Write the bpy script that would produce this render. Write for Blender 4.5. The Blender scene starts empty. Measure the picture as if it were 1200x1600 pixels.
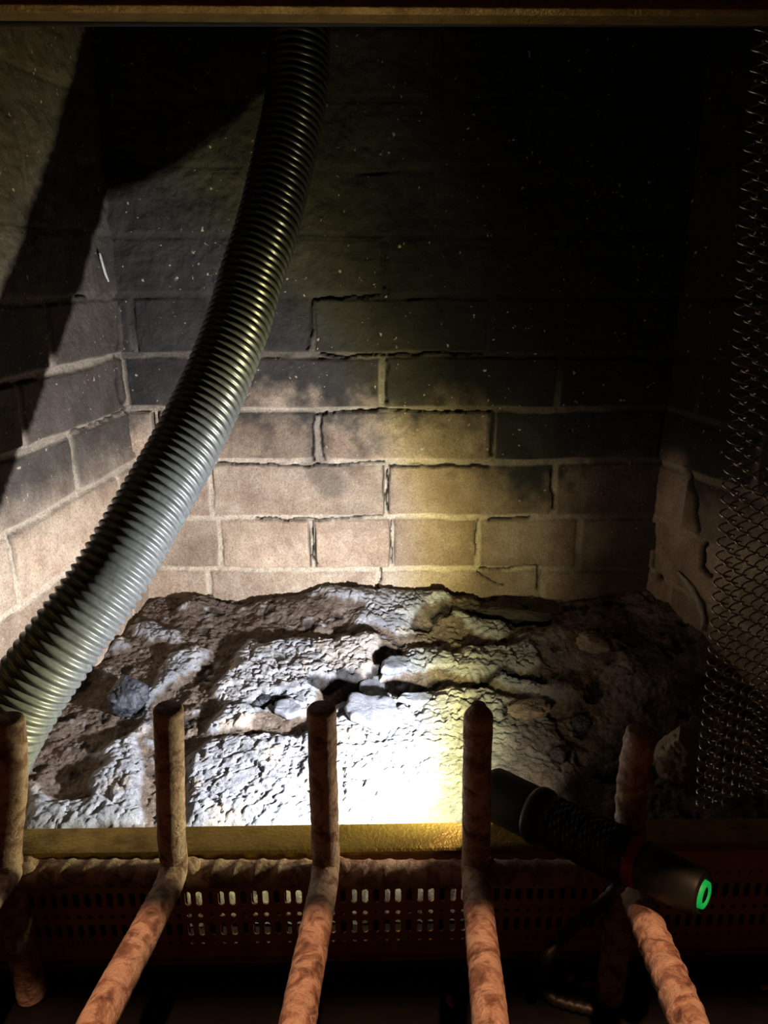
import bpy, math, random
import numpy as np
from mathutils import Vector, Matrix

random.seed(7)
RNG = np.random.RandomState(11)
S = bpy.context.scene
COL = S.collection

# ------------------------------------------------------------------ camera, world, lights, exposure
PITCH = math.radians(18.0)
FPX = 1155.0
CP, SP = math.cos(PITCH), math.sin(PITCH)
cam_d = bpy.data.cameras.new('camera')
cam_d.sensor_fit = 'VERTICAL'
cam_d.sensor_height = 36.0
cam_d.lens = 36.0 * FPX / 1600.0
cam_d.clip_start = 0.01
cam = bpy.data.objects.new('camera', cam_d)
COL.objects.link(cam)
cam.location = (0, 0, 0)
cam.rotation_euler = (math.radians(90) - PITCH, 0, 0)
S.camera = cam

S.view_settings.view_transform = 'Standard'
S.view_settings.look = 'None'
S.view_settings.gamma = 1.0
S.view_settings.exposure = 0.0
S.view_settings.use_curve_mapping = False
S.cycles.max_bounces = 8
S.cycles.diffuse_bounces = 5
S.cycles.use_denoising = True

world = bpy.data.worlds.new('dim_room')
S.world = world
world.use_nodes = True
world.node_tree.nodes['Background'].inputs[0].default_value = (1.0, 0.33, 0.15, 1)
world.node_tree.nodes['Background'].inputs[1].default_value = 0.014

# warm ceiling lamp of the room behind the camera, above the added shelf
lamp_d = bpy.data.lights.new('ceiling_lamp', 'POINT')
lamp_d.energy = 390.0
lamp_d.color = (1.0, 0.50, 0.26)
lamp_d.shadow_soft_size = 0.035
lamp = bpy.data.objects.new('ceiling_lamp', lamp_d)
COL.objects.link(lamp)
lamp.location = (0.25, -0.45, 2.20)

# flashlight beam
TORCH_HEAD = Vector((0.088, 0.501, -0.403))
TORCH_TAIL = Vector((0.2085, 0.3810, -0.3860))
TORCH_AXIS = (TORCH_HEAD - TORCH_TAIL).normalized()
BEAM_AXIS = Vector((-0.70, 0.71, 0.025)).normalized()
beam_d = bpy.data.lights.new('flashlight_beam', 'SPOT')
beam_d.energy = 26.5
beam_d.color = (1, 1, 1)
beam_d.spot_size = math.radians(172)
beam_d.spot_blend = 0.0
beam_d.shadow_soft_size = 0.009
beam_d.use_nodes = True
nt = beam_d.node_tree
em = nt.nodes['Emission']
tc = nt.nodes.new('ShaderNodeTexCoord')
sx = nt.nodes.new('ShaderNodeSeparateXYZ')
ab = nt.nodes.new('ShaderNodeMath'); ab.operation = 'ABSOLUTE'
ac = nt.nodes.new('ShaderNodeMath'); ac.operation = 'ARCCOSINE'
dv = nt.nodes.new('ShaderNodeMath'); dv.operation = 'DIVIDE'; dv.inputs[1].default_value = math.radians(86)
rp = nt.nodes.new('ShaderNodeValToRGB')
nt.links.new(tc.outputs['Normal'], sx.inputs[0])
nt.links.new(sx.outputs['Z'], ab.inputs[0])
nt.links.new(ab.outputs[0], ac.inputs[0])
nt.links.new(ac.outputs[0], dv.inputs[0])
nt.links.new(dv.outputs[0], rp.inputs[0])
nt.links.new(rp.outputs[0], em.inputs['Color'])
BEAM_STOPS = [(d / 86.0, c) for d, c in [(0, (0.88, 0.91, 0.985)), (30, (0.88, 0.905, 0.98)), (37, (0.78, 0.80, 0.80)), (42, (0.64, 0.615, 0.35)), (47, (0.34, 0.315, 0.135)),
              (52, (0.15, 0.135, 0.065)), (57, (0.11, 0.105, 0.055)), (61, (0.07, 0.064, 0.036)), (66, (0.026, 0.021, 0.013)), (76, (0.018, 0.014, 0.009)), (86, (0.008, 0.006, 0.004))]]
cr = rp.color_ramp
while len(cr.elements) < len(BEAM_STOPS):
    cr.elements.new(0.5)
for e, (p, c) in zip(cr.elements, BEAM_STOPS):
    e.position = p
for e, (p, c) in zip(cr.elements, BEAM_STOPS):
    e.color = (c[0], c[1], c[2], 1)
beam = bpy.data.objects.new('flashlight_beam', beam_d)
COL.objects.link(beam)
beam.location = TORCH_HEAD + BEAM_AXIS * 0.004
beam.rotation_euler = BEAM_AXIS.to_track_quat('-Z', 'Y').to_euler()

# ------------------------------------------------------------------ photo pixel -> place helpers
def ray(px, py):
    u = (px - 600.0) / FPX; v = (800.0 - py) / FPX
    return np.array((u, CP + v * SP, v * CP - SP))
def at_Y(px, py, Y):
    d = ray(px, py); return d * (Y / d[1])
def at_Z(px, py, Z):
    d = ray(px, py); return d * (Z / d[2])
def at_t(px, py, t):
    return ray(px, py) * t
def to_px(X, Y, Z):
    dep = Y * CP - Z * SP
    return 600 + FPX * X / dep, 800 - FPX * (Y * SP + Z * CP) / dep

# ------------------------------------------------------------------ noise (numpy)
def _hash(ix, iy, iz, seed):
    h = (ix.astype(np.int64) * 374761393 + iy.astype(np.int64) * 668265263 + iz.astype(np.int64) * 2147483647 + seed * 974634777) & 0xFFFFFFFF
    h = ((h ^ (h >> 13)) * 1274126177) & 0xFFFFFFFF
    h = ((h ^ (h >> 16)) * 2246822519) & 0xFFFFFFFF
    return ((h ^ (h >> 15)) & 0xFFFFFF) / float(0xFFFFFF)
def vnoise(x, y, z, seed=0):
    x, y, z = np.broadcast_arrays(x, y, z)
    ix, iy, iz = np.floor(x), np.floor(y), np.floor(z)
    fx, fy, fz = x - ix, y - iy, z - iz
    fx = fx * fx * fx * (fx * (fx * 6 - 15) + 10); fy = fy * fy * fy * (fy * (fy * 6 - 15) + 10); fz = fz * fz * fz * (fz * (fz * 6 - 15) + 10)
    r = 0
    for a in (0, 1):
        for b in (0, 1):
            for c in (0, 1):
                w = (fx if a else 1 - fx) * (fy if b else 1 - fy) * (fz if c else 1 - fz)
                r = r + w * _hash(ix + a, iy + b, iz + c, seed)
    return r * 2 - 1
def fbm(x, y, z, octv=4, seed=0, gain=0.5):
    r = 0; a = 1.0; n = 0
    for k in range(octv):
        r = r + a * vnoise(x * 2 ** k, y * 2 ** k, z * 2 ** k, seed + k * 17); n += a; a *= gain
    return r / n
def ridged(x, y, z, octv=4, seed=0, gain=0.5):
    r = 0; a = 1.0; n = 0
    for k in range(octv):
        r = r + a * (1 - 2 * np.abs(vnoise(x * 2 ** k, y * 2 ** k, z * 2 ** k, seed + k * 17))); n += a; a *= gain
    return r / n
def worley(x, y, seed=0):
    ix, iy = np.floor(x), np.floor(y)
    d1 = np.full(x.shape, 9.0); d2 = np.full(x.shape, 9.0); cid = np.zeros(x.shape)
    for a in (-1, 0, 1):
        for b in (-1, 0, 1):
            cx, cy = ix + a, iy + b
            qx = cx + _hash(cx, cy, cx * 0, seed); qy = cy + _hash(cx, cy, cx * 0, seed + 5)
            d = np.hypot(x - qx, y - qy)
            near = d < d1
            d2 = np.where(near, d1, np.minimum(d2, d))
            cid = np.where(near, _hash(cx, cy, cx * 0, seed + 9), cid)
            d1 = np.where(near, d, d1)
    return d1, d2, cid
def sstep(a, b, x):
    t = np.clip((x - a) / (b - a), 0, 1); return t * t * (3 - 2 * t)
def inpoly(px, py, poly):
    r = np.zeros(px.shape, bool); n = len(poly)
    for i in range(n):
        x0, y0 = poly[i]; x1, y1 = poly[(i + 1) % n]
        if y0 == y1: continue
        c = ((y0 > py) != (y1 > py)) & (px < (x1 - x0) * (py - y0) / (y1 - y0) + x0)
        r ^= c
    return r

# ------------------------------------------------------------------ mesh helpers
class MB:
    def __init__(self):
        self.v = []; self.f = []
    def add(self, verts, faces):
        o = len(self.v)
        self.v.extend([tuple(map(float, p)) for p in verts])
        self.f.extend([tuple(i + o for i in f) for f in faces])
        return self
    def box(self, x0, x1, y0, y1, z0, z1):
        v = [(x, y, z) for x in (x0, x1) for y in (y0, y1) for z in (z0, z1)]
        return self.add(v, [(0, 1, 3, 2), (4, 6, 7, 5), (0, 4, 5, 1), (2, 3, 7, 6), (0, 2, 6, 4), (1, 5, 7, 3)])
def link(name, me, mat=None, parent=None, smooth=False):
    if mat: me.materials.append(mat)
    if smooth:
        me.polygons.foreach_set('use_smooth', [True] * len(me.polygons))
    o = bpy.data.objects.new(name, me); COL.objects.link(o)
    if parent: o.parent = parent
    return o
def build(name, mb, mat, parent=None, smooth=False, bevel=0.0):
    me = bpy.data.meshes.new(name)
    me.from_pydata(mb.v, [], mb.f); me.update()
    o = link(name, me, mat, parent, smooth)
    if bevel:
        m = o.modifiers.new('bevel', 'BEVEL'); m.width = bevel; m.segments = 2; m.limit_method = 'ANGLE'
    return o
def np_mesh(name, V, Q):
    me = bpy.data.meshes.new(name)
    V = np.asarray(V, np.float32); Q = np.asarray(Q, np.int32)
    k = Q.shape[1]
    me.vertices.add(len(V)); me.vertices.foreach_set('co', V.ravel())
    me.loops.add(Q.size); me.loops.foreach_set('vertex_index', Q.ravel())
    me.polygons.add(len(Q)); me.polygons.foreach_set('loop_start', np.arange(0, Q.size, k, dtype=np.int32))
    me.update(calc_edges=True); me.validate()
    return me
def grid_quads(nu, nv, flip=False):
    i = np.arange(nu - 1)[:, None] * nv + np.arange(nv - 1)[None, :]
    q = np.stack([i, i + nv, i + nv + 1, i + 1], -1).reshape(-1, 4)
    return q[:, ::-1] if flip else q
def add_attr(me, name, arr):
    a = me.attributes.new(name, 'FLOAT', 'POINT'); a.data.foreach_set('value', np.asarray(arr, np.float32).ravel())
def catmull(pts, n=12):
    P = [np.array(p, float) for p in pts]
    P = [2 * P[0] - P[1]] + P + [2 * P[-1] - P[-2]]
    out = []
    for i in range(1, len(P) - 2):
        for k in range(n):
            t = k / n
            a, b, c, d = P[i - 1], P[i], P[i + 1], P[i + 2]
            out.append(0.5 * ((2 * b) + (c - a) * t + (2 * a - 5 * b + 4 * c - d) * t * t + (3 * b - a - 3 * c + d) * t ** 3))
    out.append(P[-2]); return np.array(out)
def resample(P, step):
    P = np.asarray(P, float)
    L = np.concatenate([[0], np.cumsum(np.linalg.norm(np.diff(P, axis=0), axis=1))])
    n = max(2, int(round(L[-1] / step)) + 1)
    s = np.linspace(0, L[-1], n)
    return np.stack([np.interp(s, L, P[:, k]) for k in range(3)], 1), s
def frames(P):
    T = np.gradient(P, axis=0); T /= np.linalg.norm(T, axis=1)[:, None]
    N = np.zeros_like(T)
    a = np.array((0, 0, 1.0)) if abs(T[0][2]) < 0.9 else np.array((0, 1.0, 0))
    n = a - T[0] * a.dot(T[0]); N[0] = n / np.linalg.norm(n)
    for i in range(1, len(P)):
        n = N[i - 1] - T[i] * N[i - 1].dot(T[i]); N[i] = n / np.linalg.norm(n)
    return T, N, np.cross(T, N)
def sweep(P, s, rad, nseg, caps=True):
    """tube along P; rad(s[:,None], theta[None,:]) -> radii"""
    T, N, B = frames(P)
    th = np.linspace(0, 2 * math.pi, nseg, endpoint=False)
    R = np.broadcast_to(rad(s[:, None], th[None, :]), (len(P), nseg))
    V = P[:, None, :] + R[..., None] * (np.cos(th)[None, :, None] * N[:, None, :] + np.sin(th)[None, :, None] * B[:, None, :])
    n = len(P)
    i = np.arange(n - 1)[:, None] * nseg + np.arange(nseg)[None, :]
    j = np.arange(n - 1)[:, None] * nseg + (np.arange(nseg)[None, :] + 1) % nseg
    Q = np.stack([i, j, j + nseg, i + nseg], -1).reshape(-1, 4)
    V = V.reshape(-1, 3)
    if caps:
        c0, c1 = len(V), len(V) + 1
        V = np.vstack([V, P[0], P[-1]])
        a = np.arange(nseg); b = (a + 1) % nseg
        half = np.arange(0, nseg, 2)
        k0 = np.stack([np.full(len(half), c0), (half + 2) % nseg, half + 1, half], -1)
        o = (n - 1) * nseg
        k1 = np.stack([np.full(len(half), c1), half + o, half + 1 + o, (half + 2) % nseg + o], -1)
        Q = np.vstack([Q, k0, k1])
    return V, Q
def lathe(prof, n=48):
    """profile [(x, r)] around local X"""
    V = []; F = []
    for (x, r) in prof:
        for k in range(n):
            a = 2 * math.pi * k / n
            V.append((x, r * math.cos(a), r * math.sin(a)))
    for i in range(len(prof) - 1):
        for k in range(n):
            k2 = (k + 1) % n
            F.append((i * n + k, (i + 1) * n + k, (i + 1) * n + k2, i * n + k2))
    return V, F
def tag(o, label, cat, group=None, kind=None):
    o['label'] = label; o['category'] = cat
    if group: o['group'] = group
    if kind: o['kind'] = kind
    return o
def thing(name, label, cat, loc=(0, 0, 0), group=None):
    e = bpy.data.objects.new(name, None); COL.objects.link(e); e.empty_display_size = 0.03
    e.location = loc
    return tag(e, label, cat, group)

# ------------------------------------------------------------------ material helpers
def mat_new(name):
    m = bpy.data.materials.new(name); m.use_nodes = True
    return m, m.node_tree, m.node_tree.nodes['Principled BSDF']
def N(nt, kind, **kw):
    n = nt.nodes.new(kind)
    for k, v in kw.items():
        if k in n.inputs.keys() if isinstance(k, str) else False:
            n.inputs[k].default_value = v
        else:
            setattr(n, k, v)
    return n
def ramp(nt, src, stops):
    r = nt.nodes.new('ShaderNodeValToRGB'); e = r.color_ramp.elements
    while len(e) < len(stops): e.new(0.5)
    for q, (p, c) in zip(e, stops): q.position = p
    for q, (p, c) in zip(e, stops): q.color = tuple(c) + (1,) if len(c) == 3 else c
    nt.links.new(src, r.inputs[0]); return r.outputs[0]
def noise(nt, scale, detail=6, rough=0.6, dist=0.0, coord=None):
    if coord is None:
        coord = nt.nodes.new('ShaderNodeTexCoord').outputs['Object']
    n = nt.nodes.new('ShaderNodeTexNoise')
    n.inputs['Scale'].default_value = scale; n.inputs['Detail'].default_value = detail
    n.inputs['Roughness'].default_value = rough; n.inputs['Distortion'].default_value = dist
    nt.links.new(coord, n.inputs['Vector'])
    return n.outputs['Fac']
def mix(nt, fac, a, b, mode='MIX'):
    m = nt.nodes.new('ShaderNodeMix'); m.data_type = 'RGBA'; m.blend_type = mode
    for sock, val in ((m.inputs[0], fac), (m.inputs[6], a), (m.inputs[7], b)):
        if isinstance(val, (int, float)): sock.default_value = val
        elif isinstance(val, tuple): sock.default_value = val + (1,) if len(val) == 3 else val
        else: nt.links.new(val, sock)
    return m.outputs[2]
def attr(nt, name):
    a = nt.nodes.new('ShaderNodeAttribute'); a.attribute_name = name; return a.outputs['Fac']
def bump(nt, bsdf, h, dist=0.001, strength=1.0):
    b = nt.nodes.new('ShaderNodeBump'); b.inputs['Distance'].default_value = dist; b.inputs['Strength'].default_value = strength
    nt.links.new(h, b.inputs['Height']); nt.links.new(b.outputs[0], bsdf.inputs['Normal'])
def simple_mat(name, col, rough=0.6, metal=0.0, var=0.25, scale=60, bmp=0.0, spec=0.5):
    m, nt, b = mat_new(name)
    c2 = tuple(min(1, c * (1 + var)) for c in col); c1 = tuple(c * (1 - var) for c in col)
    nt.links.new(ramp(nt, noise(nt, scale), [(0.3, c1), (0.7, c2)]), b.inputs['Base Color'])
    b.inputs['Roughness'].default_value = rough; b.inputs['Metallic'].default_value = metal
    b.inputs['Specular IOR Level'].default_value = spec
    if bmp: bump(nt, b, noise(nt, scale * 6), bmp)
    return m

# brick: attributes mort (mortar), sooty stain with painted shade, rnd (per brick), painted beam shade, crack
def brick_mat():
    m, nt, b = mat_new('sooty_firebrick')
    L = nt.links
    n1 = noise(nt, 28, 8, 0.65); n2 = noise(nt, 260, 6, 0.7); n3 = noise(nt, 9, 5, 0.6, 0.4)
    brick = ramp(nt, n1, [(0.25, (0.30, 0.215, 0.150)), (0.5, (0.48, 0.38, 0.285)), (0.75, (0.60, 0.515, 0.405))])
    tone = ramp(nt, attr(nt, 'rnd'), [(0.0, (0.62, 0.55, 0.50)), (0.5, (0.9, 0.88, 0.85)), (1.0, (1.1, 1.0, 0.92))])
    brick = mix(nt, 1.0, brick, tone, 'MULTIPLY')
    mort = ramp(nt, n2, [(0.3, (0.41, 0.325, 0.235)), (0.7, (0.60, 0.50, 0.38))])
    brick = mix(nt, ramp(nt, n3, [(0.46, (0, 0, 0)), (0.68, (0.75, 0.75, 0.75))]), brick, (0.20, 0.135, 0.092))
    grain = ramp(nt, noise(nt, 420, 4, 0.75), [(0.32, (0.62, 0.60, 0.58)), (0.5, (1.0, 1.0, 1.0)), (0.68, (1.32, 1.32, 1.30))])
    base = mix(nt, 1.0, mix(nt, attr(nt, 'mort'), brick, mort), grain, 'MULTIPLY')
    spk = ramp(nt, n2, [(0.60, (0, 0, 0)), (0.70, (1, 1, 1))])
    spk2 = mix(nt, 1.0, spk, ramp(nt, n1, [(0.45, (0, 0, 0)), (0.62, (0.8, 0.8, 0.8))]), 'MULTIPLY')
    base = mix(nt, spk2, base, (0.55, 0.46, 0.34))
    soot_shade = ramp(nt, n1, [(0.3, (0.016, 0.0155, 0.015)), (0.75, (0.045, 0.041, 0.036))])
    base = mix(nt, attr(nt, 'soot_shade'), base, soot_shade)
    base = mix(nt, attr(nt, 'beam_shade'), base, (0.0045, 0.0042, 0.004))  # painted shade: upper right bricks blackened beyond the beam edge
    fleck = ramp(nt, noise(nt, 150, 3, 0.5), [(0.69, (0, 0, 0)), (0.73, (1, 1, 1))])
    base = mix(nt, fleck, base, (0.42, 0.33, 0.24))
    base = mix(nt, attr(nt, 'crack'), base, (0.018, 0.015, 0.013))
    L.new(base, b.inputs['Base Color'])
    b.inputs['Roughness'].default_value = 0.88
    b.inputs['Specular IOR Level'].default_value = 0.25
    add = nt.nodes.new('ShaderNodeMath'); add.operation = 'ADD'
    L.new(n2, add.inputs[0]); L.new(n1, add.inputs[1])
    bump(nt, b, add.outputs[0], 0.0024, 0.9)
    return m
M_BRICK = brick_mat()

def ash_mat():
    m, nt, b = mat_new('wood_ash'); L = nt.links
    n1 = noise(nt, 55, 8, 0.7); n2 = noise(nt, 420, 5, 0.7); n3 = noise(nt, 16, 5, 0.6, 0.6)
    white = ramp(nt, n1, [(0.30, (0.22, 0.213, 0.222)), (0.42, (0.40, 0.393, 0.405)), (0.58, (0.54, 0.525, 0.525)), (0.8, (0.66, 0.635, 0.605))])
    grey = ramp(nt, n1, [(0.3, (0.17, 0.18, 0.205)), (0.7, (0.36, 0.37, 0.40))])
    tanc = ramp(nt, n1, [(0.3, (0.46, 0.36, 0.27)), (0.7, (0.72, 0.60, 0.47))])
    base = mix(nt, attr(nt, 'grey'), white, grey)
    base = mix(nt, attr(nt, 'tan'), base, tanc)
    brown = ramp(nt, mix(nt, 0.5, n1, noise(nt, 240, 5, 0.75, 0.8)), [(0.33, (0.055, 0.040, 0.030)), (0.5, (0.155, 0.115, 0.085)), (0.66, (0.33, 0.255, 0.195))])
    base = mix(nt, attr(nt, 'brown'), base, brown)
    base = mix(nt, attr(nt, 'char'), base, (0.018, 0.016, 0.015))
    L.new(base, b.inputs['Base Color'])
    b.inputs['Roughness'].default_value = 0.9; b.inputs['Specular IOR Level'].default_value = 0.2
    add = nt.nodes.new('ShaderNodeMath'); add.operation = 'ADD'
    L.new(n2, add.inputs[0]); L.new(noise(nt, 190, 6, 0.75, 1.2), add.inputs[1])
    bump(nt, b, add.outputs[0], 0.0026, 1.0)
    return m
M_ASH = ash_mat()

def brass_mat():
    m, nt, b = mat_new('aged_brass'); L = nt.links
    n1 = noise(nt, 40, 6, 0.65); n2 = noise(nt, 700, 3, 0.6)
    L.new(ramp(nt, n1, [(0.3, (0.16, 0.095, 0.025)), (0.55, (0.36, 0.24, 0.065)), (0.85, (0.30, 0.20, 0.06))]), b.inputs['Base Color'])
    b.inputs['Metallic'].default_value = 0.9
    L.new(ramp(nt, n1, [(0.3, (0.52,) * 3), (0.7, (0.30,) * 3)]), b.inputs['Roughness'])
    bump(nt, b, noise(nt, 320, 4, 0.65), 0.0012, 0.8)
    return m
M_BRASS = brass_mat()
def vent_mat():
    m, nt, b = mat_new('bronzed_vent_metal'); L = nt.links
    n1 = noise(nt, 40, 6, 0.65)
    L.new(ramp(nt, n1, [(0.3, (0.48, 0.21, 0.085)), (0.7, (0.68, 0.32, 0.13))]), b.inputs['Base Color'])
    b.inputs['Metallic'].default_value = 0.5; b.inputs['Roughness'].default_value = 0.5
    return m
M_VENT = vent_mat()
M_BLACKMETAL = simple_mat('blackened_steel', (0.02, 0.018, 0.016), 0.6, 0.4)
def rebar_mat():
    m, nt, b = mat_new('ash_coated_rusty_iron'); L = nt.links
    n1 = noise(nt, 75, 7, 0.62, 0.6); n2 = noise(nt, 330, 5, 0.7)
    base = ramp(nt, n1, [(0.34, (0.12, 0.055, 0.036)), (0.45, (0.30, 0.175, 0.125)), (0.53, (0.50, 0.345, 0.265)), (0.75, (0.62, 0.47, 0.38))])
    base = mix(nt, ramp(nt, n2, [(0.55, (0, 0, 0)), (0.75, (0.55,) * 3)]), base, (0.23, 0.12, 0.08))
    L.new(base, b.inputs['Base Color']); b.inputs['Roughness'].default_value = 0.72
    b.inputs['Specular IOR Level'].default_value = 0.45
    add = nt.nodes.new('ShaderNodeMath'); add.operation = 'ADD'
    L.new(n2, add.inputs[0]); L.new(n1, add.inputs[1])
    bump(nt, b, add.outputs[0], 0.003, 0.8)
    return m
M_BAR = rebar_mat()
def hose_mat():
    m, nt, b = mat_new('dusty_black_plastic'); L = nt.links
    n1 = noise(nt, 130, 6, 0.7); d = attr(nt, 'dust')
    clean = ramp(nt, n1, [(0.35, (0.016, 0.017, 0.017)), (0.8, (0.040, 0.041, 0.040))])
    dusty = ramp(nt, n1, [(0.3, (0.058, 0.062, 0.064)), (0.6, (0.10, 0.105, 0.107)), (0.8, (0.17, 0.172, 0.17))])
    L.new(mix(nt, d, clean, dusty), b.inputs['Base Color'])
    L.new(ramp(nt, d, [(0.0, (0.27,) * 3), (1.0, (0.40,) * 3)]), b.inputs['Roughness'])
    b.inputs['Specular IOR Level'].default_value = 0.6
    return m
M_HOSE = hose_mat()
M_TORCH = simple_mat('matte_black_aluminium', (0.016, 0.020, 0.019), 0.5, 0.0, 0.15, 200, 0.0, 0.35)
M_GRIP = simple_mat('black_grip_aluminium', (0.009, 0.009, 0.009), 0.55, 0.2, 0.15, 200)
M_RED = simple_mat('red_anodised_ring', (0.20, 0.008, 0.016), 0.4, 0.4, 0.1)
M_CORD = simple_mat('black_nylon_cord', (0.012, 0.011, 0.012), 0.5, 0, 0.2, 300)
M_CHAR = None
def char_mat(name, a, b_, rough=0.6):
    m, nt, b = mat_new(name); n1 = noise(nt, 90, 7, 0.7, 0.4)
    nt.links.new(ramp(nt, n1, [(0.3, a), (0.72, b_)]), b.inputs['Base Color'])
    b.inputs['Roughness'].default_value = rough
    bump(nt, b, noise(nt, 300, 5, 0.7), 0.0012, 0.9); return m
M_COAL = char_mat('charcoal', (0.014, 0.015, 0.019), (0.055, 0.058, 0.070), 0.45)
M_SLAB = char_mat('blue_grey_ash_crust', (0.12, 0.125, 0.145), (0.29, 0.30, 0.33), 0.85)
M_BARK = char_mat('charred_bark', (0.016, 0.012, 0.010), (0.06, 0.045, 0.033), 0.85)
M_CLOD = char_mat('brown_ash_clod', (0.12, 0.09, 0.065), (0.36, 0.29, 0.22), 0.9)
M_WOOD = char_mat('pale_wood_chip', (0.34, 0.15, 0.08), (0.55, 0.30, 0.18), 0.7)
M_FLAKE = char_mat('mortar_flake', (0.33, 0.30, 0.25), (0.60, 0.57, 0.52), 0.8)
def wire_mat():
    m, nt, b = mat_new('steel_wire')
    nt.links.new(ramp(nt, noise(nt, 90), [(0.3, (0.30, 0.28, 0.26)), (0.7, (0.55, 0.52, 0.48))]), b.inputs['Base Color'])
    b.inputs['Metallic'].default_value = 0.95; b.inputs['Roughness'].default_value = 0.20; return m
M_WIRE = wire_mat()
M_HEARTH = simple_mat('dark_slate_hearth', (0.005, 0.0045, 0.0045), 0.8, 0, 0.4, 30, 0.0008, 0.08)
M_BREAST = simple_mat('dark_brown_brick_face', (0.05, 0.03, 0.022), 0.8, 0, 0.3, 20)
M_SHADOW_SHELF = simple_mat('shadow_shelf_wood', (0.10, 0.05, 0.025), 0.5, 0, 0.3, 14)
def emit_mat(name, col, s):
    m, nt, b = mat_new(name)
    b.inputs['Base Color'].default_value = (col[0] * 0.5, col[1] * 0.5, col[2] * 0.5, 1)
    nt.links.new(ramp(nt, noise(nt, 400), [(0.0, tuple(c * 0.85 for c in col)), (1.0, col)]), b.inputs['Emission Color'])
    b.inputs['Emission Strength'].default_value = s; return m
M_GREEN = emit_mat('glowing_green_button', (0.01, 0.55, 0.09), 0.5)
M_LENS = emit_mat('lit_flashlight_lens', (0.9, 0.95, 1.0), 2.0)

# ------------------------------------------------------------------ firebox geometry
YB = 0.985
Z_HEARTH = -0.560
Z_FLOOR = -0.555
Z_TOP = 0.62
CL = np.array((-0.340, YB)); DL = np.array((0.124, 1.0)) / math.hypot(0.124, 1)      # left corner, wall direction
CR = np.array((0.380, YB)); DR = np.array((-0.288, 1.0)) / math.hypot(0.288, 1)
Y_FRONT = 0.512

def zrow(py): return at_Y(600, py, YB)[2]
ROWZ = [zrow(p) for p in (975, 890, 808, 722, 640, 555, 463, 369)]     # bed joints, bottom to top
while ROWZ[-1] < Z_TOP: ROWZ.append(ROWZ[-1] + 0.0765)
ROWZ.insert(0, ROWZ[0] - 0.077)
ROWZ = np.array(ROWZ)

def seg_dist(px, py, line):
    d = np.full(px.shape, 1e9)
    for (x0, y0), (x1, y1) in zip(line[:-1], line[1:]):
        vx, vy = x1 - x0, y1 - y0
        t = np.clip(((px - x0) * vx + (py - y0) * vy) / (vx * vx + vy * vy), 0, 1)
        d = np.minimum(d, np.hypot(px - x0 - t * vx, py - y0 - t * vy))
    return d

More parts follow.
